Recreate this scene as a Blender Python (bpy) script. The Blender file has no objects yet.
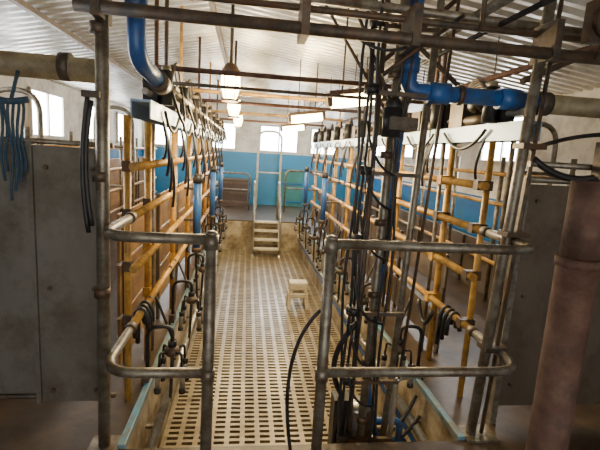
import bpy, bmesh, math, random
from mathutils import Vector, Matrix
random.seed(4)
scene = bpy.context.scene

# ---------------------------------------------------------------- materials
def mat(name, c1, c2=None, rough=0.5, metal=0.0, scale=6.0, bump=0.0, lo=0.4, hi=0.65, stretch=(1,1,1), emit=None, estr=0, grime=None, gscale=3.0, gamt=.85):
    m = bpy.data.materials.new(name); m.use_nodes = True
    nt = m.node_tree; b = nt.nodes["Principled BSDF"]
    b.inputs["Roughness"].default_value = rough
    b.inputs["Metallic"].default_value = metal
    b.inputs["Base Color"].default_value = (*c1, 1)
    if emit:
        b.inputs["Emission Color"].default_value = (*emit, 1)
        b.inputs["Emission Strength"].default_value = estr
    if c2:
        tc = nt.nodes.new("ShaderNodeTexCoord"); mp = nt.nodes.new("ShaderNodeMapping")
        mp.inputs["Scale"].default_value = stretch
        nz = nt.nodes.new("ShaderNodeTexNoise"); nz.inputs["Scale"].default_value = scale
        nz.inputs["Detail"].default_value = 6; nz.inputs["Roughness"].default_value = 0.65
        cr = nt.nodes.new("ShaderNodeValToRGB")
        cr.color_ramp.elements[0].position = lo; cr.color_ramp.elements[0].color = (*c1, 1)
        cr.color_ramp.elements[1].position = hi; cr.color_ramp.elements[1].color = (*c2, 1)
        nt.links.new(tc.outputs["Object"], mp.inputs["Vector"])
        nt.links.new(mp.outputs[0], nz.inputs["Vector"])
        nt.links.new(nz.outputs["Fac"], cr.inputs["Fac"])
        out = cr.outputs[0]
        if grime:
            n2 = nt.nodes.new("ShaderNodeTexNoise"); n2.inputs["Scale"].default_value = gscale
            n2.inputs["Detail"].default_value = 8; n2.inputs["Roughness"].default_value = 0.75
            c3 = nt.nodes.new("ShaderNodeValToRGB")
            c3.color_ramp.elements[0].position = 0.46; c3.color_ramp.elements[0].color=(0,0,0,1)
            c3.color_ramp.elements[1].position = 0.66; c3.color_ramp.elements[1].color=(gamt,gamt,gamt,1)
            mx = nt.nodes.new("ShaderNodeMix"); mx.data_type='RGBA'
            nt.links.new(tc.outputs["Object"], n2.inputs["Vector"])
            nt.links.new(n2.outputs["Fac"], c3.inputs["Fac"])
            nt.links.new(c3.outputs[0], mx.inputs[0])
            nt.links.new(out, mx.inputs[6]); mx.inputs[7].default_value=(*grime,1)
            out = mx.outputs[2]
        nt.links.new(out, b.inputs["Base Color"])
        if bump:
            bp = nt.nodes.new("ShaderNodeBump"); bp.inputs["Strength"].default_value = bump
            bp.inputs["Distance"].default_value = 0.01
            nt.links.new(nz.outputs["Fac"], bp.inputs["Height"])
            nt.links.new(bp.outputs[0], b.inputs["Normal"])
    return m

G=(0.08,0.05,0.03)
M = dict(
 yellow = mat("aged_yellow_paint", (0.70,0.39,0.08), (0.42,0.21,0.05), 0.36, 0.1, 9, 0.2, 0.45, 0.72, grime=(0.13,0.07,0.03), gscale=5, gamt=.8),
 galv   = mat("galvanised_dirty", (0.32,0.295,0.235), (0.15,0.125,0.09), 0.38, 0.55, 14, 0.3, 0.4, 0.66, grime=(0.12,0.065,0.035), gscale=8, gamt=.8),
 steel  = mat("stainless", (0.58,0.57,0.53), (0.36,0.34,0.29), 0.28, 0.75, 8, 0.05, grime=(0.16,.12,.08), gamt=.6),
 dark   = mat("dark_steel", (0.06,0.052,0.045), (0.15,0.11,0.075), 0.5, 0.4, 14, 0.3, grime=(0.15,.075,.035), gscale=6),
 black  = mat("black_rubber", (0.010,0.010,0.012), (0.035,0.03,0.028), 0.45, 0, 10),
 blue   = mat("blue_pvc", (0.02,0.13,0.43), (0.03,0.08,0.24), 0.35, 0, 6, grime=(.05,.07,.10), gscale=8, gamt=.7),
 ltblue = mat("pale_blue_channel", (0.32,0.47,0.64), (0.24,0.34,0.47), 0.4, 0.2, 5, grime=(.20,.24,.27), gamt=.5),
 kerb   = mat("kerb_blue_paint", (0.12,0.31,0.45), (0.22,0.25,0.23), 0.4, 0.1, 9, grime=(.12,.1,.07)),
 rope   = mat("blue_rope_fibre", (0.03,0.075,0.13), (0.07,0.10,0.13), 0.9, 0, 40, 0.5),
 rust   = mat("rusty_steel", (0.09,0.038,0.024), (0.16,0.09,0.062), 0.75, 0.2, 14, 0.9, 0.35, 0.7, grime=(.045,.027,.018), gscale=6),
 beige  = mat("beige_pipe", (0.40,0.34,0.20), (0.23,0.18,0.11), 0.5, 0.1, 7, 0.1, grime=(.12,.08,.045), gamt=.7),
 panel  = mat("stained_sheet", (0.22,0.205,0.175), (0.14,0.127,0.105), 0.5, 0.25, 2.2, 0.1, 0.3, 0.7, (1,1,.4), grime=(.10,.08,.055), gscale=3, gamt=.85),
 brownp = mat("brown_board", (0.17,0.13,0.095), (0.10,0.075,0.052), 0.5, 0.2, 3, 0.1, 0.3, 0.7, (1,1,.4), grime=G),
 tan    = mat("tan_board", (0.44,0.25,0.095), (0.22,0.125,0.05), 0.42, 0, 3, 0.1, 0.35, 0.7, (1,0.5,3), grime=G, gscale=2, gamt=.8),
 slat   = mat("grating_plastic", (0.46,0.385,0.265), (0.28,0.225,0.15), 0.28, 0.1, 2, 0.1, 0.3, 0.7, grime=(.14,.105,.065), gscale=5, gamt=.75),
 conc   = mat("pit_concrete", (0.50,0.42,0.29), (0.26,0.20,0.12), 0.5, 0, 3, 0.2, grime=(.12,.08,.045), gamt=.8),
 wet    = mat("wet_manure_floor", (0.055,0.036,0.022), (0.11,0.073,0.045), 0.35, 0, 4, 0.5),
 void   = mat("under_slat_dark", (0.020,0.014,0.008), (0.04,0.028,0.016), 0.6, 0, 5),
 white  = mat("white_wall", (0.82,0.79,0.70), (0.62,0.57,0.48), 0.6, 0, 2, 0.05, 0.35, 0.8, grime=(.42,.36,.26), gscale=2, gamt=.7),
 bluew  = mat("blue_wall_paint", (0.010,0.14,0.40), (0.02,0.18,0.38), 0.45, 0, 2, 0.05, grime=(.04,.10,.18), gscale=2, gamt=.7),
 turq   = mat("turquoise_wall_paint", (0.02,0.26,0.52), (0.04,0.23,0.42), 0.45, 0, 2, 0.05, grime=(.06,.17,.24), gscale=1.5, gamt=.6),
 roof   = mat("corrugated_roof", (0.70,0.70,0.68), (0.50,0.48,0.44), 0.30, 0.6, 1.2, 0.0, 0.35, 0.75, (1,0.5,1), grime=(.28,.23,.16), gscale=1.6, gamt=.75),
 glow   = mat("daylight_glass", (0.9,0.95,1), None, 0.3, emit=(0.95,0.98,1.0), estr=22),
 lamp   = mat("warm_lamp_glass", (1,0.9,0.6), None, 0.3, emit=(1.0,0.80,0.38), estr=30),
 plast  = mat("cream_plastic", (0.74,0.68,0.52), (0.54,0.47,0.33), 0.45, 0, 9),
 redb   = mat("red_brown_box", (0.10,0.055,0.045), (0.07,0.05,0.04), 0.6, 0, 5),
 green  = mat("green_wall", (0.05,0.25,0.23), (0.05,0.2,0.18), 0.5, 0, 5),
 red    = mat("red_plastic", (0.45,0.06,0.03), None, 0.4),
)

# ---------------------------------------------------------------- mesh builder
class B:
    def __init__(s, name):
        s.name=name; s.bm=bmesh.new(); s.mats=[]
    def mi(s,m):
        if m not in s.mats: s.mats.append(m)
        return s.mats.index(m)
    def box(s, a, b, m, rot=None, piv=None):
        x0,y0,z0=a; x1,y1,z1=b
        vs=[Vector(p) for p in ((x0,y0,z0),(x1,y0,z0),(x1,y1,z0),(x0,y1,z0),(x0,y0,z1),(x1,y0,z1),(x1,y1,z1),(x0,y1,z1))]
        if rot is not None:
            c=Vector(piv) if piv else (vs[0]+vs[6])/2
            vs=[rot@(v-c)+c for v in vs]
        vs=[s.bm.verts.new(v) for v in vs]; k=s.mi(m)
        for f in ((0,3,2,1),(4,5,6,7),(0,1,5,4),(1,2,6,5),(2,3,7,6),(3,0,4,7)):
            s.bm.faces.new([vs[i] for i in f]).material_index=k
        return s
    def prism(s, pts4a, pts4b, m):
        vs=[s.bm.verts.new(p) for p in list(pts4a)+list(pts4b)]; k=s.mi(m); n=len(pts4a)
        s.bm.faces.new(vs[:n][::-1]).material_index=k; s.bm.faces.new(vs[n:]).material_index=k
        for i in range(n):
            j=(i+1)%n; s.bm.faces.new((vs[i],vs[j],vs[n+j],vs[n+i])).material_index=k
        return s
    def tube(s, pts, r, m, bend=0.0, seg=12, radii=None):
        P=[Vector(p) for p in pts]
        if bend>0 and len(P)>2:
            Q=[P[0]]
            for i in range(1,len(P)-1):
                a,b,c=P[i-1],P[i],P[i+1]
                d1=(a-b); d2=(c-b); L=min(bend,d1.length*0.49,d2.length*0.49)
                p0=b+d1.normalized()*L; p1=b+d2.normalized()*L
                for t in range(7):
                    t/=6; Q.append((1-t)**2*p0+2*t*(1-t)*b+t*t*p1)
            Q.append(P[-1]); P=Q
        k=s.mi(m); rings=[]
        t0=(P[1]-P[0]).normalized()
        n=t0.orthogonal().normalized()
        for i,p in enumerate(P):
            if i==0: t=(P[1]-P[0])
            elif i==len(P)-1: t=P[-1]-P[-2]
            else: t=(P[i+1]-p).normalized()+(p-P[i-1]).normalized()
            t=t.normalized()
            n=(n-t*n.dot(t)).normalized(); bb=t.cross(n)
            rr=radii[i] if radii else r
            rings.append([s.bm.verts.new(p+(n*math.cos(2*math.pi*j/seg)+bb*math.sin(2*math.pi*j/seg))*rr) for j in range(seg)])
        for a,b in zip(rings,rings[1:]):
            for j in range(seg):
                f=s.bm.faces.new((a[j],a[(j+1)%seg],b[(j+1)%seg],b[j])); f.material_index=k; f.smooth=True
        s.bm.faces.new(rings[0][::-1]).material_index=k
        s.bm.faces.new(rings[-1]).material_index=k
        return s
    def hang(s, a, b, sag, r, m, n=14, side=(0,0,0)):
        a=Vector(a); b=Vector(b); sd=Vector(side)
        pts=[]
        for i in range(n+1):
            t=i/n; q=4*t*(1-t)
            pts.append(a.lerp(b,t)+Vector((0,0,-sag*q))+sd*q)
        return s.tube(pts,r,m,seg=8)
    def ball(s, c, r, m, sc=(1,1,1)):
        k=s.mi(m)
        res=bmesh.ops.create_uvsphere(s.bm,u_segments=14,v_segments=9,radius=r,matrix=Matrix.Translation(c)@Matrix.Diagonal((*sc,1)))
        fs=set(f for v in res['verts'] for f in v.link_faces)
        for f in fs: f.material_index=k; f.smooth=True
        return s
    def done(s, bevel=0):
        me=bpy.data.meshes.new(s.name); bmesh.ops.recalc_face_normals(s.bm,faces=s.bm.faces)
        s.bm.to_mesh(me); s.bm.free()
        for m in s.mats: me.materials.append(M[m])
        o=bpy.data.objects.new(s.name,me); scene.collection.objects.link(o)
        if bevel:
            md=o.modifiers.new("bevel","BEVEL"); md.width=bevel; md.segments=2; md.limit_method='ANGLE'
        return o

F=0.73            # cow standing level
PL,PR=-0.62,1.36  # pit sides
YN,YF=2.25,10.4   # pit ends
WL,WR,WF=-3.1,3.7,13.6
YB=-1.5

# ---------------------------------------------------------------- room shell
b=B("floor")
for (x0,x1,y0,y1) in ((WL,PL,YN,YF),(PR,WR,YN,YF),(WL,WR,YB,YN),(WL,WR,YF,WF)):
    b.box((x0,y0,-0.2),(x1,y1,F-0.03),"conc"); b.box((x0,y0,F-0.03),(x1,y1,F),"wet")
b.box((PL,YN,-0.25),(PR,YF,-0.2),"void")  # very dark sheet below the slats
b.done()

b=B("slatted_pit_floor")
nx=15
for i in range(nx+1):
    x=PL+0.01+i*(PR-PL-0.06)/nx
    b.box((x,YN,-0.05),(x+0.042,YF,0.0),"slat")
y=YN
while y<YF-0.03:
    b.box((PL+0.01,y,-0.045),(PR-0.01,y+0.033,-0.002),"slat"); y+=0.070
b.done()

zE,zR,XR=3.27,3.82,-0.4
def ceil_z(x):
    return zE+(zR-zE)*((x-WL)/(XR-WL) if x<XR else (WR-x)/(WR-XR))
b=B("ceiling"); k=b.mi("roof")
pitch=0.15; n=int((WF-YB)/pitch)
prof=((0,0.0),(0.25,0.0),(0.45,0.075),(0.72,0.075),(0.92,0.0))
for (xa,xb) in ((WL,XR),(XR,WR)):
    prev=None
    for i in range(n+1):
        for (u_,dz) in prof:
            yy=YB+(i+u_)*pitch
            row=[b.bm.verts.new((xx,yy,ceil_z(xx)+dz)) for xx in (xa,xb)]
            if prev: b.bm.faces.new((prev[0],prev[1],row[1],row[0])).material_index=k
            prev=row
b.done()
b=B("roof_purlin")
for x in (-1.9,XR):
    b.box((x-.025,YB,ceil_z(x)-.06),(x+.025,WF,ceil_z(x)-.012),"brownp")
b.done()

def wall(name,x0,x1,y0,y1,zb,low,top=3.4):
    b=B(name); b.box((x0,y0,F-0.1),(x1,y1,zb),low); b.box((x0,y0,zb),(x1,y1,top),"white"); return b
wall("wall_left",WL-0.15,WL,YB,WF,2.25,"bluew").done()
wall("wall_right",WR,WR+0.15,YB,WF,1.9,"bluew").done()
b=wall("wall_far",WL,WR,WF,WF+0.15,2.33,"turq",3.2)
b.prism([(WL,WF,3.2),(XR,WF,3.95),(WR,WF,3.2)],[(WL,WF+.15,3.2),(XR,WF+.15,3.95),(WR,WF+.15,3.2)],"white")
b.done()
b=B("wall_near_light_mask")  # unseen wall behind the camera, added so its opening shapes the daylight
b.box((WL,YB-.15,F),(-1.3,YB,3.4),"white"); b.box((2.0,YB-.15,F),(WR,YB,3.4),"white"); b.box((-1.3,YB-.15,3.1),(2.0,YB,3.4),"white")
b.done()

# windows
wi=0
def window(axis,c,w,z0,z1):
    global wi; wi+=1
    b=B("window_%d"%wi); t=0.04
    def bx(u0,u1,za,zb,d0,d1,m):
        if axis=='y': b.box((u0,WF-d1,za),(u1,WF-d0,zb),m)
        elif axis=='l': b.box((WL+d0,u0,za),(WL+d1,u1,zb),m)
        else: b.box((WR-d1,u0,za),(WR-d0,u1,zb),m)
    bx(c-w/2,c+w/2,z0,z1,0.0,0.012,"glow")
    for u in (c-w/2,c,c+w/2): bx(u-t/2,u+t/2,z0,z1,0,0.04,"white")
    for z in (z0,z1): bx(c-w/2-t/2,c+w/2+t/2,z-t/2,z+t/2,0,0.045,"white")
    b.done()
for c,w_ in ((-2.3,.9),(-0.75,.75),(0.95,1.15),(2.4,.9)): window('y',c,w_,2.40,3.16)
for c in (3.2,5.2,7.3,9.4,11.5): window('l',c,1.1,2.42,3.08)
for c in (6.0,8.0,10.0,12.0): window('r',c,1.1,2.45,3.08)
b=B("feed_bin"); b.box((-0.72,12.9,F),(0.05,13.5,1.50),"redb")
for z in (F+.1,1.1,1.40): b.box((-0.73,12.88,z),(0.06,12.9,z+0.06),"brownp")
b.box((-.75,12.87,1.50),(.08,13.52,1.54),"brownp"); b.done()
b=B("door_1"); b.box((0.95,WF-0.05,F),(1.75,WF-.002,1.9),"green")
for z in (F+.1,1.4,1.82): b.box((0.97,WF-0.07,z),(1.73,WF-0.045,z+0.06),"bluew")
b.done()

for i,(x0,x1) in enumerate(((PL-0.03,PL+0.015),(PR-0.015,PR+0.03))):
    B("trim_%d"%(i+1)).box((x0,YN,F-0.02),(x1,YF,F+0.025),"kerb").done(0.006)

# ---------------------------------------------------------------- stall rails
RZ=(2.26,1.97,1.64,1.29)
def stall(xr,sg,xb):
    b=B("stall_rail"); y0=2.66
    for z in RZ: b.tube([(xr,y0 if z not in (1.97,1.29) else 2.62,z),(xr,10.0,z)],0.027,"yellow")
    b.tube([(xr+sg*.055,2.74,F),(xr+sg*.055,2.74,2.56)],.022,"yellow")
    for z in RZ: b.box((xr-0.03,2.71,z-0.032),(xr+sg*0.08,2.77,z+0.032),"dark")
    ys=[3.3+1.12*i for i in range(7)]
    for j,y in enumerate(ys):
        b.tube([(xr+sg*0.055,y,F),(xr+sg*0.055,y,2.62)],0.026,"yellow")
        b.tube([(xr+sg*0.055,y+0.16,F),(xr+sg*0.055,y+0.16,2.62)],0.016,"galv")
        for z in RZ: b.box((xr-0.032,y-0.035,z-0.035),(xr+sg*0.085,y+0.035,z+0.035),"dark" if z==1.97 else "yellow")
    b.done()
    b=B("breast_rail")
    for z in (1.25,1.6,1.95,2.3): b.tube([(xb,2.5,z),(xb,11.0,z)],0.025,"yellow")
    for i in range(8): b.tube([(xb+sg*.05,2.6+1.12*i,F),(xb+sg*.05,2.6+1.12*i,2.5)],0.026,"galv")
    b.done()
stall(-0.66,-1,-2.2)
stall(1.55,1,2.95)

def side_boards(x,sg,zs,y,m):
    b=B("stall_side_board")
    while y<10.2:
        for (za,zb) in zs: b.box((x,y,za),(x+.02,min(y+1.10,10.2),zb),m)
        for yy in (y+.06,y+.95):
            if yy<10.1: b.box((min(x-sg*.03,x) if sg<0 else x+.02,yy,F),(x if sg<0 and False else (x+.05 if sg>0 else x+.0),yy+.05,zs[-1][1]+.02),"brownp")
        y+=1.12
    b.done(.003)
side_boards(-.84,1,((.86,1.20),(1.22,1.58),(1.60,1.93)),2.95,"tan")
side_boards(1.70,1,((.80,1.10),(1.34,1.60)),3.36,"brownp")

b=B("manger_partition"); b.box((-2.42,2.6,F),(-2.36,11.0,2.1),"tan")
for i in range(9): b.box((-2.36,2.6+i*1.04,F),(-2.33,2.66+i*1.04,2.1),"brownp")
b.done()
b=B("manger_partition"); b.box((3.12,2.6,F),(3.18,11,1.40),"brownp")
for i in range(9): b.box((3.09,2.6+i*1.04,F),(3.12,2.66+i*1.04,1.40),"dark")
b.done()

# guard rails near camera
def guard(xp,xr):
    b=B("guard_rail"); Y=2.05
    b.tube([(xp,Y,F),(xp,Y,2.0)],0.029,"galv",seg=16)
    b.ball((xp,Y,2.0),0.03,"galv",(1,1,.5))
    for z in (1.97,1.29):
        b.tube([(xp,Y,z),(xr,Y,z),(xr,2.62,z)],0.026,"galv",bend=0.17,seg=14)
        b.tube([(xp,Y,z-0.045),(xp,Y,z+0.02)],0.035,"galv",seg=14)
        b.tube([(xr,2.56,z),(xr,2.62,z)],0.033,"dark",seg=14)
    b.tube([(xp,Y,F),(xp,Y,F+0.012)],0.07,"galv",seg=14)
    b.done()
guard(-0.153,-0.66); guard(0.427,1.55)

# tall posts
b=B("steel_post"); b.tube([(-0.72,2.27,F),(-0.70,2.27,3.66)],0.032,"galv",seg=16); b.box((-0.8,2.19,F),(-0.64,2.35,F+.015),"galv")
for z in (1.6,2.2,2.9): b.tube([(-.72,2.27,z),(-.72,2.27,z+.05)],0.04,"dark")
b.done()
b=B("steel_post"); b.tube([(1.45,2.3,F),(1.58,2.3,3.50)],0.03,"galv",seg=16)
b.tube([(1.52,2.3,F),(1.64,2.3,3.48)],0.012,"dark"); b.box((1.39,2.22,F),(1.6,2.38,F+.015),"galv")
for z in (1.3,2.0,2.5,3.0): b.box((1.42+(z-.73)*.045,2.25,z),(1.56+(z-.73)*.045,2.35,z+.03),"dark")
b.done()

# cross pipes overhead
b=B("overhead_crossbar")
b.tube([(-0.8,2.2,3.0),(2.6,2.2,2.98)],0.030,"dark",seg=16)
b.tube([(-0.8,2.32,3.13),(2.8,2.32,3.10)],0.018,"dark")
b.tube([(.2,2.45,3.22),(2.6,2.45,3.17)],0.026,"galv")
for x in (-.7,.25,.8,1.55,2.2): b.box((x-.02,2.16,2.955),(x+.02,2.35,3.15),"dark")
for x in (-.3,1.2,2.2): b.tube([(x,2.3,3.1),(x,2.3,ceil_z(x)-.005)],0.014,"dark")
b.hang((.5,2.24,3.0),(.85,2.24,3.0),.06,.008,"black")
b.done()
b=B("overhead_crossbar")
for (y,z,x0,x1,r,m) in ((3.5,2.97,-.75,1.6,.020,"rust"),(3.62,2.88,-.7,1.6,.014,"dark"),(4.7,2.97,-.75,1.65,.022,"yellow"),(5.9,3.0,-.7,1.6,.022,"rust"),(7.5,3.0,-.7,1.6,.022,"yellow"),(9.3,3.0,-.7,1.6,.022,"rust")):
    b.tube([(x0,y,z),(x1,y,z)],r,m)
    for x in (x0+.05,x1-.05): b.tube([(x,y,2.6),(x,y,ceil_z(x))],0.016,m)
b.done()
b=B("ceiling_conduit")
for (x,z,r,m) in ((1.25,3.22,.028,"galv"),(1.38,3.18,.016,"black"),(2.1,3.15,.025,"rust")):
    b.tube([(x,1.6,z),(x,10.5,z)],r,m)
    for i in range(6): b.tube([(x,2.1+1.6*i,z),(x,2.1+1.6*i,ceil_z(x))],.006,"dark",seg=6)
b.done()
b=B("roof_brace")
b.tube([(.45,2.7,3.5),(1.6,2.7,2.66)],.016,"dark"); b.tube([(1.3,2.6,3.45),(.7,2.6,2.9)],.014,"rust"); b.tube([(.3,3.0,3.6),(.8,2.6,2.7)],.010,"dark")
b.tube([(2.6,2.8,3.35),(1.6,2.5,2.9)],.02,"dark")
b.done()

# pale blue channels along stalls, with pulsators and hoses
for x,y0 in ((-0.64,2.75),(1.6,2.35)):
    b=B("overhead_channel")
    b.box((x-.06,y0,2.55),(x-.05,10.2,2.66),"ltblue"); b.box((x+.05,y0,2.55),(x+.06,10.2,2.66),"ltblue"); b.box((x-.05,y0,2.645),(x+.05,10.2,2.66),"ltblue")
    b.tube([(x,y0+.1,2.72),(x,10.2,2.72)],0.02,"steel"); b.tube([(x+.1,y0+.2,2.78),(x+.1,10.2,2.78)],0.014,"black")
    y=y0+.25; s=1 if x<0 else -1; first=True
    while y<10:
        b.box((x-.045,y,2.66),(x+.045,y+.13,2.86),"black"); b.tube([(x-.03,y+.16,2.7),(x-.03,y+.5,2.7)],0.034,"dark")
        b.tube([(x+s*.09,y+.06,2.66),(x+s*.09,y+.06,2.88)],.045,"black",seg=14); b.tube([(x+s*.09,y+.06,2.88),(x+s*.09,y+.06,2.91)],.03,"beige",seg=14)
        b.box((x-.07,y+.46,2.66),(x+.09,y+.66,2.84),"dark"); b.ball((x+s*.04,y+.33,2.80),.055,"black",(1,1.3,1))
        for q in range(7):
            b.hang((x+.02*q-.05,y+.05+.05*q,2.80),(x+.02*q-.04,y+.5+.06*q,2.74),-.10-.025*q,0.010,"black" if q%3 else "dark")
        for q in range(1 if (s<0 and first) else 4):
            b.hang((x,y+.1+.04*q,2.7),(x+s*(.05+.015*q),y+.2+.05*q,2.3-.12*q),0.03,0.010,"black",side=(s*.05,0,0))
        b.hang((x+s*.08,y+.1,2.62),(x+s*.08,y+.7,2.62),.12,0.011,"black")
        if s>0: b.hang((x+s*.12,y+.0,2.80),(x+s*.12,y+.5,2.84),.26,0.011,"black",side=(.06,0,0))
        y+=.80; first=False
    b.done()

# main vacuum line
b=B("vacuum_main_pipe")
b.tube([(WL+.01,2.5,2.78),(-0.78,2.5,2.76)],0.062,"beige",seg=18)
for x in (-2.6,-1.7,-.98): b.tube([(x,2.5,2.77),(x+.05,2.5,2.77)],0.072,"dark",seg=18)
b.tube([(-2.0,2.5,2.8),(-2.0,2.5,3.48)],0.01,"dark")
b.done()
b=B("vacuum_main_pipe")
b.tube([(1.72,2.5,2.78),(WR-.01,2.5,2.78)],0.058,"beige",seg=18)
b.tube([(1.70,2.5,2.78),(1.78,2.5,2.78)],0.07,"dark",seg=18)
b.tube([(2.5,2.5,2.78),(2.56,2.5,2.78)],0.07,"dark",seg=18)
b.done()
b=B("blue_drain_pipe")
b.tube([(-0.57,2.36,3.75),(-0.57,2.36,2.82),(-0.53,2.75,2.76)],0.046,"blue",bend=.12,seg=18)
b.tube([(-0.57,2.36,3.03),(-0.57,2.36,3.12)],0.056,"blue",seg=18); b.tube([(-0.53,2.68,2.768),(-0.53,2.80,2.755)],0.06,"dark",seg=18)
b.tube([(-0.53,2.75,2.76),(-0.53,10.2,2.76)],0.03,"galv",seg=14)
b.done()
b=B("blue_drain_pipe")
b.tube([(1.70,2.5,2.79),(0.90,2.5,2.79),(0.90,2.5,3.55)],0.047,"blue",bend=.08,seg=18)
for x in (1.02,1.46): b.tube([(x,2.5,2.79),(x+.13,2.5,2.79)],0.061,"blue",seg=18)
b.tube([(1.2,2.5,2.79),(1.23,2.5,2.79)],0.057,"dark",seg=18)
b.tube([(.90,2.5,2.89),(.90,2.5,2.97)],0.058,"blue",seg=18)
b.tube([(0.9,2.55,2.62),(0.88,2.55,2.1)],0.026,"blue")
b.tube([(0.88,2.55,2.1),(0.86,2.55,1.75)],.02,"black")
b.tube([(0.86,2.55,1.75),(0.84,2.55,0.9),(0.95,2.6,0.5),(1.2,2.7,0.4)],0.024,"blue",bend=.1)
b.tube([(0.92,2.5,2.79),(0.9,2.55,2.72),(0.9,2.55,2.6)],0.033,"dark",bend=.03)
b.done()

# central riser cluster
b=B("riser_pipe_bundle")
zc=lambda x: ceil_z(x)-.005
b.tube([(0.80,2.5,-.2),(0.84,2.5,zc(.84))],0.027,"galv",seg=14)
b.tube([(0.97,2.55,0.2),(1.06,2.52,3.5)],0.022,"galv",seg=12)
b.tube([(0.72,2.5,-.2),(0.74,2.5,zc(.74))],0.016,"dark")
b.tube([(1.03,2.5,1.0),(1.16,2.5,3.5)],0.010,"dark")
for i,(dx,dy) in enumerate(((-.03,0),(0,.03),(.02,-.02),(-.05,.03),(.16,-.03),(.2,.0))):
    pts=[(0.68+dx+.014*math.sin(z*5+i),2.46+dy+.012*math.cos(z*4+i*2),z) for z in [0.15+.2*q for q in range(17)]]
    b.tube(pts,0.009,"black",seg=8)
for z in (.6,1.0,1.45,1.9,2.3,2.75,3.1): b.box((0.64,2.43,z),(1.0,2.455,z+.022),"dark"); b.tube([(.68,2.46,z),(.68,2.46,z+.05)],.045,"black"); b.tube([(.81,2.5,z+.1),(.81,2.5,z+.14)],.036,"dark")
for z in (1.15,1.4,1.7,2.1,2.4,2.6): b.hang((.66,2.42,z),(.86,2.44,z-.3),.05,.008,"black",side=(-.05,-.06,0))
b.tube([(.80,2.42,2.52),(.80,2.42,2.68)],.055,"black",seg=18); b.box((.77,2.36,2.56),(.93,2.46,2.63),"dark"); b.ball((.80,2.42,2.69),.05,"black")
b.tube([(.72,2.42,2.85),(1.15,2.42,3.2)],.012,"dark"); b.tube([(.5,2.6,3.4),(.8,2.45,2.7)],.010,"dark")
b.done()
b=B("pulsation_pump")
b.tube([(.80,2.6,.30),(.80,2.6,.75)],.10,"dark",seg=20); b.ball((.80,2.6,.75),.10,"steel",(1,1,.45)); b.tube([(.80,2.6,-.2),(.8,2.6,.3)],.035,"galv")
b.box((.62,2.5,.45),(.74,2.62,.85),"black"); b.hang((.68,2.55,.85),(.72,2.47,1.4),.0,.018,"black",side=(-.1,0,0))
b.tube([(.9,2.6,.5),(1.05,2.6,.5),(1.05,2.6,.95),(1.3,2.65,.95)],.02,"steel",bend=.06)
b.tube([(.9,2.62,.62),(1.12,2.62,.62),(1.12,2.62,.2)],.025,"blue",bend=.06)
for q in range(2): b.hang((.7+.1*q,2.52,.8),(1.3,2.7+.1*q,.6+.1*q),.25,.014,"black")
b.done()

# near panels
b=B("partition_panel"); b.box((-1.10,2.40,.93),(-.76,2.415,2.36),"panel"); b.box((-2.0,2.43,.93),(-1.10,2.445,2.36),"panel")
for z in (1.0,1.6,2.25): b.tube([(-1.03,2.385,z),(-1.03,2.40,z)],.012,"dark"); b.tube([(-.8,2.385,z),(-.8,2.40,z)],.012,"dark")
b.tube([(-.70,2.42,2.38),(-2.0,2.42,2.38)],.014,"galv"); b.tube([(-.70,2.42,.95),(-2.0,2.42,.95)],.014,"dark")
b.box((-1.115,2.38,.93),(-1.09,2.45,2.38),"panel"); b.box((-2.02,2.40,F),(-1.98,2.46,2.42),"galv")
b.done()
b=B("partition_panel"); b.box((1.66,2.42,.85),(2.6,2.44,2.3),"brownp")
b.box((1.64,2.40,F),(1.68,2.46,2.34),"galv"); b.box((2.58,2.40,F),(2.62,2.46,2.34),"galv"); b.tube([(1.66,2.42,2.33),(2.6,2.42,2.33)],.02,"galv")
for z in (1.0,1.6,2.2): b.tube([(1.75,2.40,z),(1.75,2.42,z)],.012,"dark")
b.done()

b=B("rusty_pipe_post")
b.tube([(.95,1.1,F),(.95,1.1,2.14)],.055,"rust",seg=24); b.tube([(.95,1.1,2.14),(.95,1.1,2.37)],.050,"rust",seg=24)
b.tube([(.95,1.1,2.13),(.95,1.1,2.155)],.060,"rust",seg=24); b.tube([(.95,1.1,F),(.95,1.1,F+.02)],.1,"rust",seg=24)
b.done()

# lamps
def plight(x,y,z,e):
    l=bpy.data.lights.new("lamp_light","POINT"); l.energy=e; l.color=(1,.77,.42); l.shadow_soft_size=.1
    o=bpy.data.objects.new("lamp_light",l); o.location=(x,y,z); scene.collection.objects.link(o)
def pendant(x,y,z=2.98):
    b=B("pendant_lamp"); zt=ceil_z(x)-.005
    b.tube([(x,y,z+.13),(x,y,zt)],.016,"dark"); b.tube([(x,y,z+.06),(x,y,z+.15)],.05,"dark",seg=16,radii=[.10,.045])
    b.tube([(x,y,z-.14),(x,y,z-.04),(x,y,z+.06)],.06,"lamp",seg=16,radii=[.055,.085,.08])
    for i in range(6):
        a=i*math.pi/3; c,s=math.cos(a),math.sin(a)
        b.tube([(x+.095*c,y+.095*s,z+.06),(x+.10*c,y+.10*s,z-.04),(x+.07*c,y+.07*s,z-.16)],.004,"dark",seg=6)
    b.tube([(x,y,z-.17),(x,y,z-.15)],.075,"dark",seg=16); b.done()
    plight(x,y,z-.3,75)
for (x,y) in ((-.17,4.0),(-.2,6.0),(-.2,8.6)): pendant(x,y)
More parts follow.
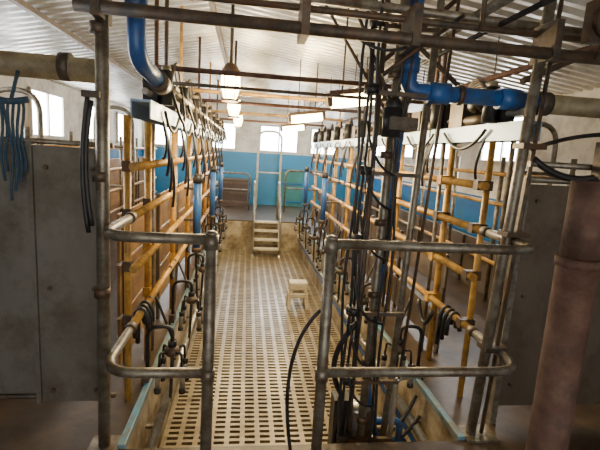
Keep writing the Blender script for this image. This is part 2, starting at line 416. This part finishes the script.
def tubelight(x,y,z=2.93,w=.24):
    b=B("tube_light"); R=Matrix.Rotation(math.radians(-9),3,'Y'); p=(x,y,z)
    b.box((x-w,y-.07,z+.01),(x+w,y+.07,z+.05),"dark",R,p)
    b.tube([R@Vector((-w+.02,0,-.04))+Vector(p),R@Vector((w-.02,0,-.04))+Vector(p)],.055,"lamp",seg=14)
    b.box((x-w-.02,y-.06,z-.08),(x-w+.02,y+.06,z+.03),"dark",R,p); b.box((x+w-.02,y-.06,z-.08),(x+w+.02,y+.06,z+.03),"dark",R,p)
    for dx in (-.12,.12): b.tube([(x+dx,y,z+.03),(x+dx,y,ceil_z(x+dx)-.005)],.008,"dark")
    b.done(); plight(x,y,z-.25,90)
for (x,y) in ((.92,3.85),(.80,6.2),(.9,9.0)): tubelight(x,y)

# milk lines along pit sides
for x,s in ((PL+.09,1),(PR-.09,-1)):
    b=B("milk_line_pipe"); b.tube([(x,2.5,.52),(x,10.2,.46)],.032,"steel",seg=14); b.tube([(x-.03*s,2.5,.36),(x-.03*s,10.2,.32)],.018,"blue")
    for i in range(8):
        y=2.8+i*1.0; b.box((min(x,x-.09*s),y,.47),(max(x,x-.09*s),y+.03,.49),"galv")
    b.done()

# milking clusters
def cluster(xe,y,s):
    b=B("milking_cluster"); x=xe+s*.15
    b.tube([(xe-s*.02,y,F+.02),(xe-s*.02,y,F+.42),(x,y,F+.42),(x,y,F+.30)],.014,"black",bend=.08)
    b.box((min(xe-s*.05,xe),y-.05,F),(max(xe-s*.05,xe)+.0,y+.05,F+.1),"dark")
    c=Vector((x,y,F+.24)); b.ball(c,.055,"dark",(1,1,.8)); b.tube([c+Vector((0,0,.03)),c+Vector((0,0,.08))],.03,"black")
    for i in range(4):
        a=math.pi/4+i*math.pi/2; dx,dy=math.cos(a),math.sin(a)
        p=c+Vector((dx*.05,dy*.05,.0)); q=c+Vector((dx*.10,dy*.10,.02)); r=c+Vector((dx*.11,dy*.11,-.09))
        b.tube([p,q,r],.009,"black",bend=.04,seg=8)
        e=r+Vector((dx*.01,dy*.01,-.15)); b.tube([r,e],.019,"steel",seg=10); b.tube([e,e+Vector((0,0,-.03))],.025,"black",seg=10)
        b.tube([r,r+Vector((0,0,-.04))],.023,"black",seg=10)
    b.hang(c+Vector((0,0,-.04)),(xe+s*.08,y+.3,.5),.20,.013,"black")
    b.hang(c+Vector((0,.02,.05)),(xe-s*.04,y+.30,1.30),.14,.011,"black",side=(s*.06,0,0))
    b.hang((xe-s*.03,y-.12,1.32),(xe-s*.03,y+.14,1.32),.14,.016,"black")
    b.done()
for i in range(7):
    cluster(PL,2.95+i*1.07,1); cluster(PR,3.0+i*1.07,-1)

# hoses hung over the rails
for (x,y,z) in ((-.66,2.84,1.29),(1.55,2.85,1.29)):
    b=B("black_hose")
    for d in (0,.06,.13):
        b.tube([(x-.05,y+d,z-.14-d),(x-.045,y+d,z-.02),(x,y+d,z+.046),(x+.045,y+d,z-.02),(x+.05,y+d,z-.11)],.016,"black",bend=.05)
    b.done()
b=B("black_hose"); b.hang((.40,2.07,1.62),(.31,2.10,F+.0),-.0,.010,"black",side=(-.09,0,.10)); b.done()
b=B("black_hose")
for d in (0,.035): b.hang((-.755+d*.4,2.22,2.62-d),(-.765+d*.5,2.22,1.95+d),0,.012,"black",side=(-.02,-.02,0))
b.box((-.78,2.20,2.60),(-.70,2.24,2.63),"dark"); b.done()
b=B("black_hose")
b.hang((1.6,2.3,2.45),(2.1,2.2,2.45),.10,.02,"black"); b.hang((1.95,2.25,2.7),(2.4,2.2,2.35),.12,.022,"black"); b.hang((1.58,2.3,2.5),(2.3,2.3,2.60),-.05,.012,"black")
b.box((1.93,2.15,2.34),(1.98,2.25,2.56),"dark"); b.tube([(1.58,2.3,2.42),(2.5,2.3,2.42)],.018,"galv"); b.done()
b=B("blue_rope")
for i in range(6):
    x0=-1.11-.020*i
    pts=[(x0+.007*math.sin(t+i),2.35+.008*math.cos(t+i),2.58-t*(.045+.006*((i*5)%4))) for t in range(9)]
    b.tube(pts,.007,"rope",seg=7)
b.tube([(-1.08,2.35,2.58),(-1.16,2.33,2.56),(-1.25,2.35,2.58)],.016,"rope",bend=.05)
b.tube([(-1.16,2.35,2.57),(-1.16,2.43,2.72)],.009,"rope"); b.done()
# gauge
b=B("vacuum_gauge"); b.tube([(1.78,2.14,3.15),(1.78,2.10,3.15)],.08,"dark",seg=28); b.tube([(1.78,2.10,3.15),(1.78,2.09,3.15)],.068,"plast",seg=28)
b.tube([(1.78,2.09,3.15),(1.78,2.08,3.15)],.025,"red",seg=16); b.tube([(1.78,2.12,3.06),(1.78,2.18,2.98)],.015,"dark"); b.box((1.70,2.14,3.05),(1.86,2.2,3.25),"dark"); b.done()

# blue supports in pit
for (x,y) in ((-.50,4.6),(-.52,6.9),(-.52,9.1),(1.26,6.9),(1.26,9.1)):
    b=B("blue_milk_meter"); b.tube([(x,y,1.35),(x,y,2.05)],.042,"blue",seg=16); b.tube([(x,y,1.30),(x,y,1.35)],.05,"dark",seg=16); b.tube([(x,y,2.03),(x,y,2.12)],.05,"black",seg=16)
    e=-.66 if x<0 else 1.55
    for z in (1.64,1.97): b.box((min(x,e),y-.015,z-.012),(max(x,e),y+.015,z+.012),"dark")
    b.hang((x,y,1.31),(x,y+.3,.55),.1,.012,"black"); b.done()

# step stool
b=B("step_stool"); cx,cy=.87,6.5; h=.42
b.box((cx-.14,cy-.11,h-.035),(cx+.14,cy+.11,h),"plast")
for sx in (-1,1):
    for sy in (-1,1):
        t=[(cx+sx*.13,cy+sy*.10),(cx+sx*.075,cy+sy*.10),(cx+sx*.075,cy+sy*.06),(cx+sx*.13,cy+sy*.06)]
        g=[(cx+sx*.17,cy+sy*.14),(cx+sx*.12,cy+sy*.14),(cx+sx*.12,cy+sy*.10),(cx+sx*.17,cy+sy*.10)]
        b.prism([(p[0],p[1],0) for p in g],[(p[0],p[1],h-.03) for p in t],"plast")
b.box((cx-.14,cy-.125,.19),(cx+.14,cy-.09,.25),"plast"); b.box((cx-.14,cy+.09,.19),(cx+.14,cy+.125,.25),"plast")
for sx in (-1,1): b.box((cx+sx*.14-.015,cy-.11,.20),(cx+sx*.14+.015,cy+.11,.26),"plast"); b.box((cx+sx*.125-.012,cy-.1,.33),(cx+sx*.125+.012,cy+.1,.4),"plast")
b.box((cx-.13,cy-.112,.31),(cx+.13,cy-.10,.4),"plast"); b.done(.008)

# far steps with handrails
b=B("pit_exit_steps"); x0,x1=.22,.80
for i in range(4):
    z=.18*(i+1)+.02; y=YF-.75+.18*i
    b.box((x0,y,z-.035),(x1,y+.2,z),"plast"); b.box((x0,y+.17,z-.14),(x1,y+.185,z-.03),"conc")
for x in (x0-.02,x1):
    b.prism([(x,YF-.75,0),(x,YF-.6,0),(x,YF-.0,.66),(x,YF-.0,.76)],[(x+.02,YF-.75,0),(x+.02,YF-.6,0),(x+.02,YF,.66),(x+.02,YF,.76)],"steel")
for x in (x0-.01,x1+.01):
    b.tube([(x,YF-.7,.1),(x,YF-.65,.9),(x,YF+.1,1.65),(x,YF+.5,1.65),(x,YF+.5,F)],.02,"steel",bend=.12)
    b.tube([(x,YF+.05,F),(x,YF+.05,1.6)],.018,"steel")
b.done()
b=B("exit_gate_frame")
b.tube([(.3,12.4,F),(.3,12.4,2.95),(.95,12.4,2.95),(.95,12.4,F)],.03,"plast",bend=.25)
b.tube([(.3,12.4,1.8),(.95,12.4,1.8)],.02,"plast")
b.tube([(-.9,12.2,F),(-.9,12.2,1.75),(.1,12.2,1.75),(.1,12.2,F)],.025,"galv",bend=.15); b.tube([(-.9,12.2,1.3),(.1,12.2,1.3)],.02,"galv")
b.tube([(1.1,12.2,F),(1.1,12.2,1.9),(2.3,12.2,1.9),(2.3,12.2,F)],.025,"galv",bend=.15); b.tube([(1.1,12.2,1.4),(2.3,12.2,1.4)],.02,"galv")
b.done()
for (x,y) in ((-1.95,4.0),(-1.5,5.2),(-1.9,3.2),(2.1,8.0),(2.5,3.6)):
    b=B("lane_hoop_gate"); b.tube([(x-.2,y,F),(x-.2,y,2.78),(x+.2,y,2.78),(x+.2,y,F)],.022,"galv",bend=.19)
    for z in (1.3,1.9,2.35): b.tube([(x-.2,y,z),(x+.2,y,z)],.016,"galv")
    b.done()

# ---------------------------------------------------------------- light
w=bpy.data.worlds.new("World"); scene.world=w; w.use_nodes=True
bg=w.node_tree.nodes["Background"]; bg.inputs[0].default_value=(1,0.98,0.94,1); bg.inputs[1].default_value=2.5

# ---------------------------------------------------------------- camera
psi,th,ro=math.radians(7.4),math.radians(9.4),math.radians(3.5)
f=Vector((math.sin(psi)*math.cos(th),math.cos(psi)*math.cos(th),-math.sin(th)))
r0=Vector((math.cos(psi),-math.sin(psi),0)); u0=r0.cross(f)
r=r0*math.cos(ro)+u0*math.sin(ro); u=-r0*math.sin(ro)+u0*math.cos(ro)
cam=bpy.data.cameras.new("camera"); co=bpy.data.objects.new("camera",cam); scene.collection.objects.link(co)
mw=Matrix((( r.x,u.x,-f.x,0),(r.y,u.y,-f.y,0),(r.z,u.z,-f.z,2.4),(0,0,0,1))); co.matrix_world=mw
cam.sensor_width=36; cam.lens=36*433/600; cam.clip_start=.02
scene.camera=co
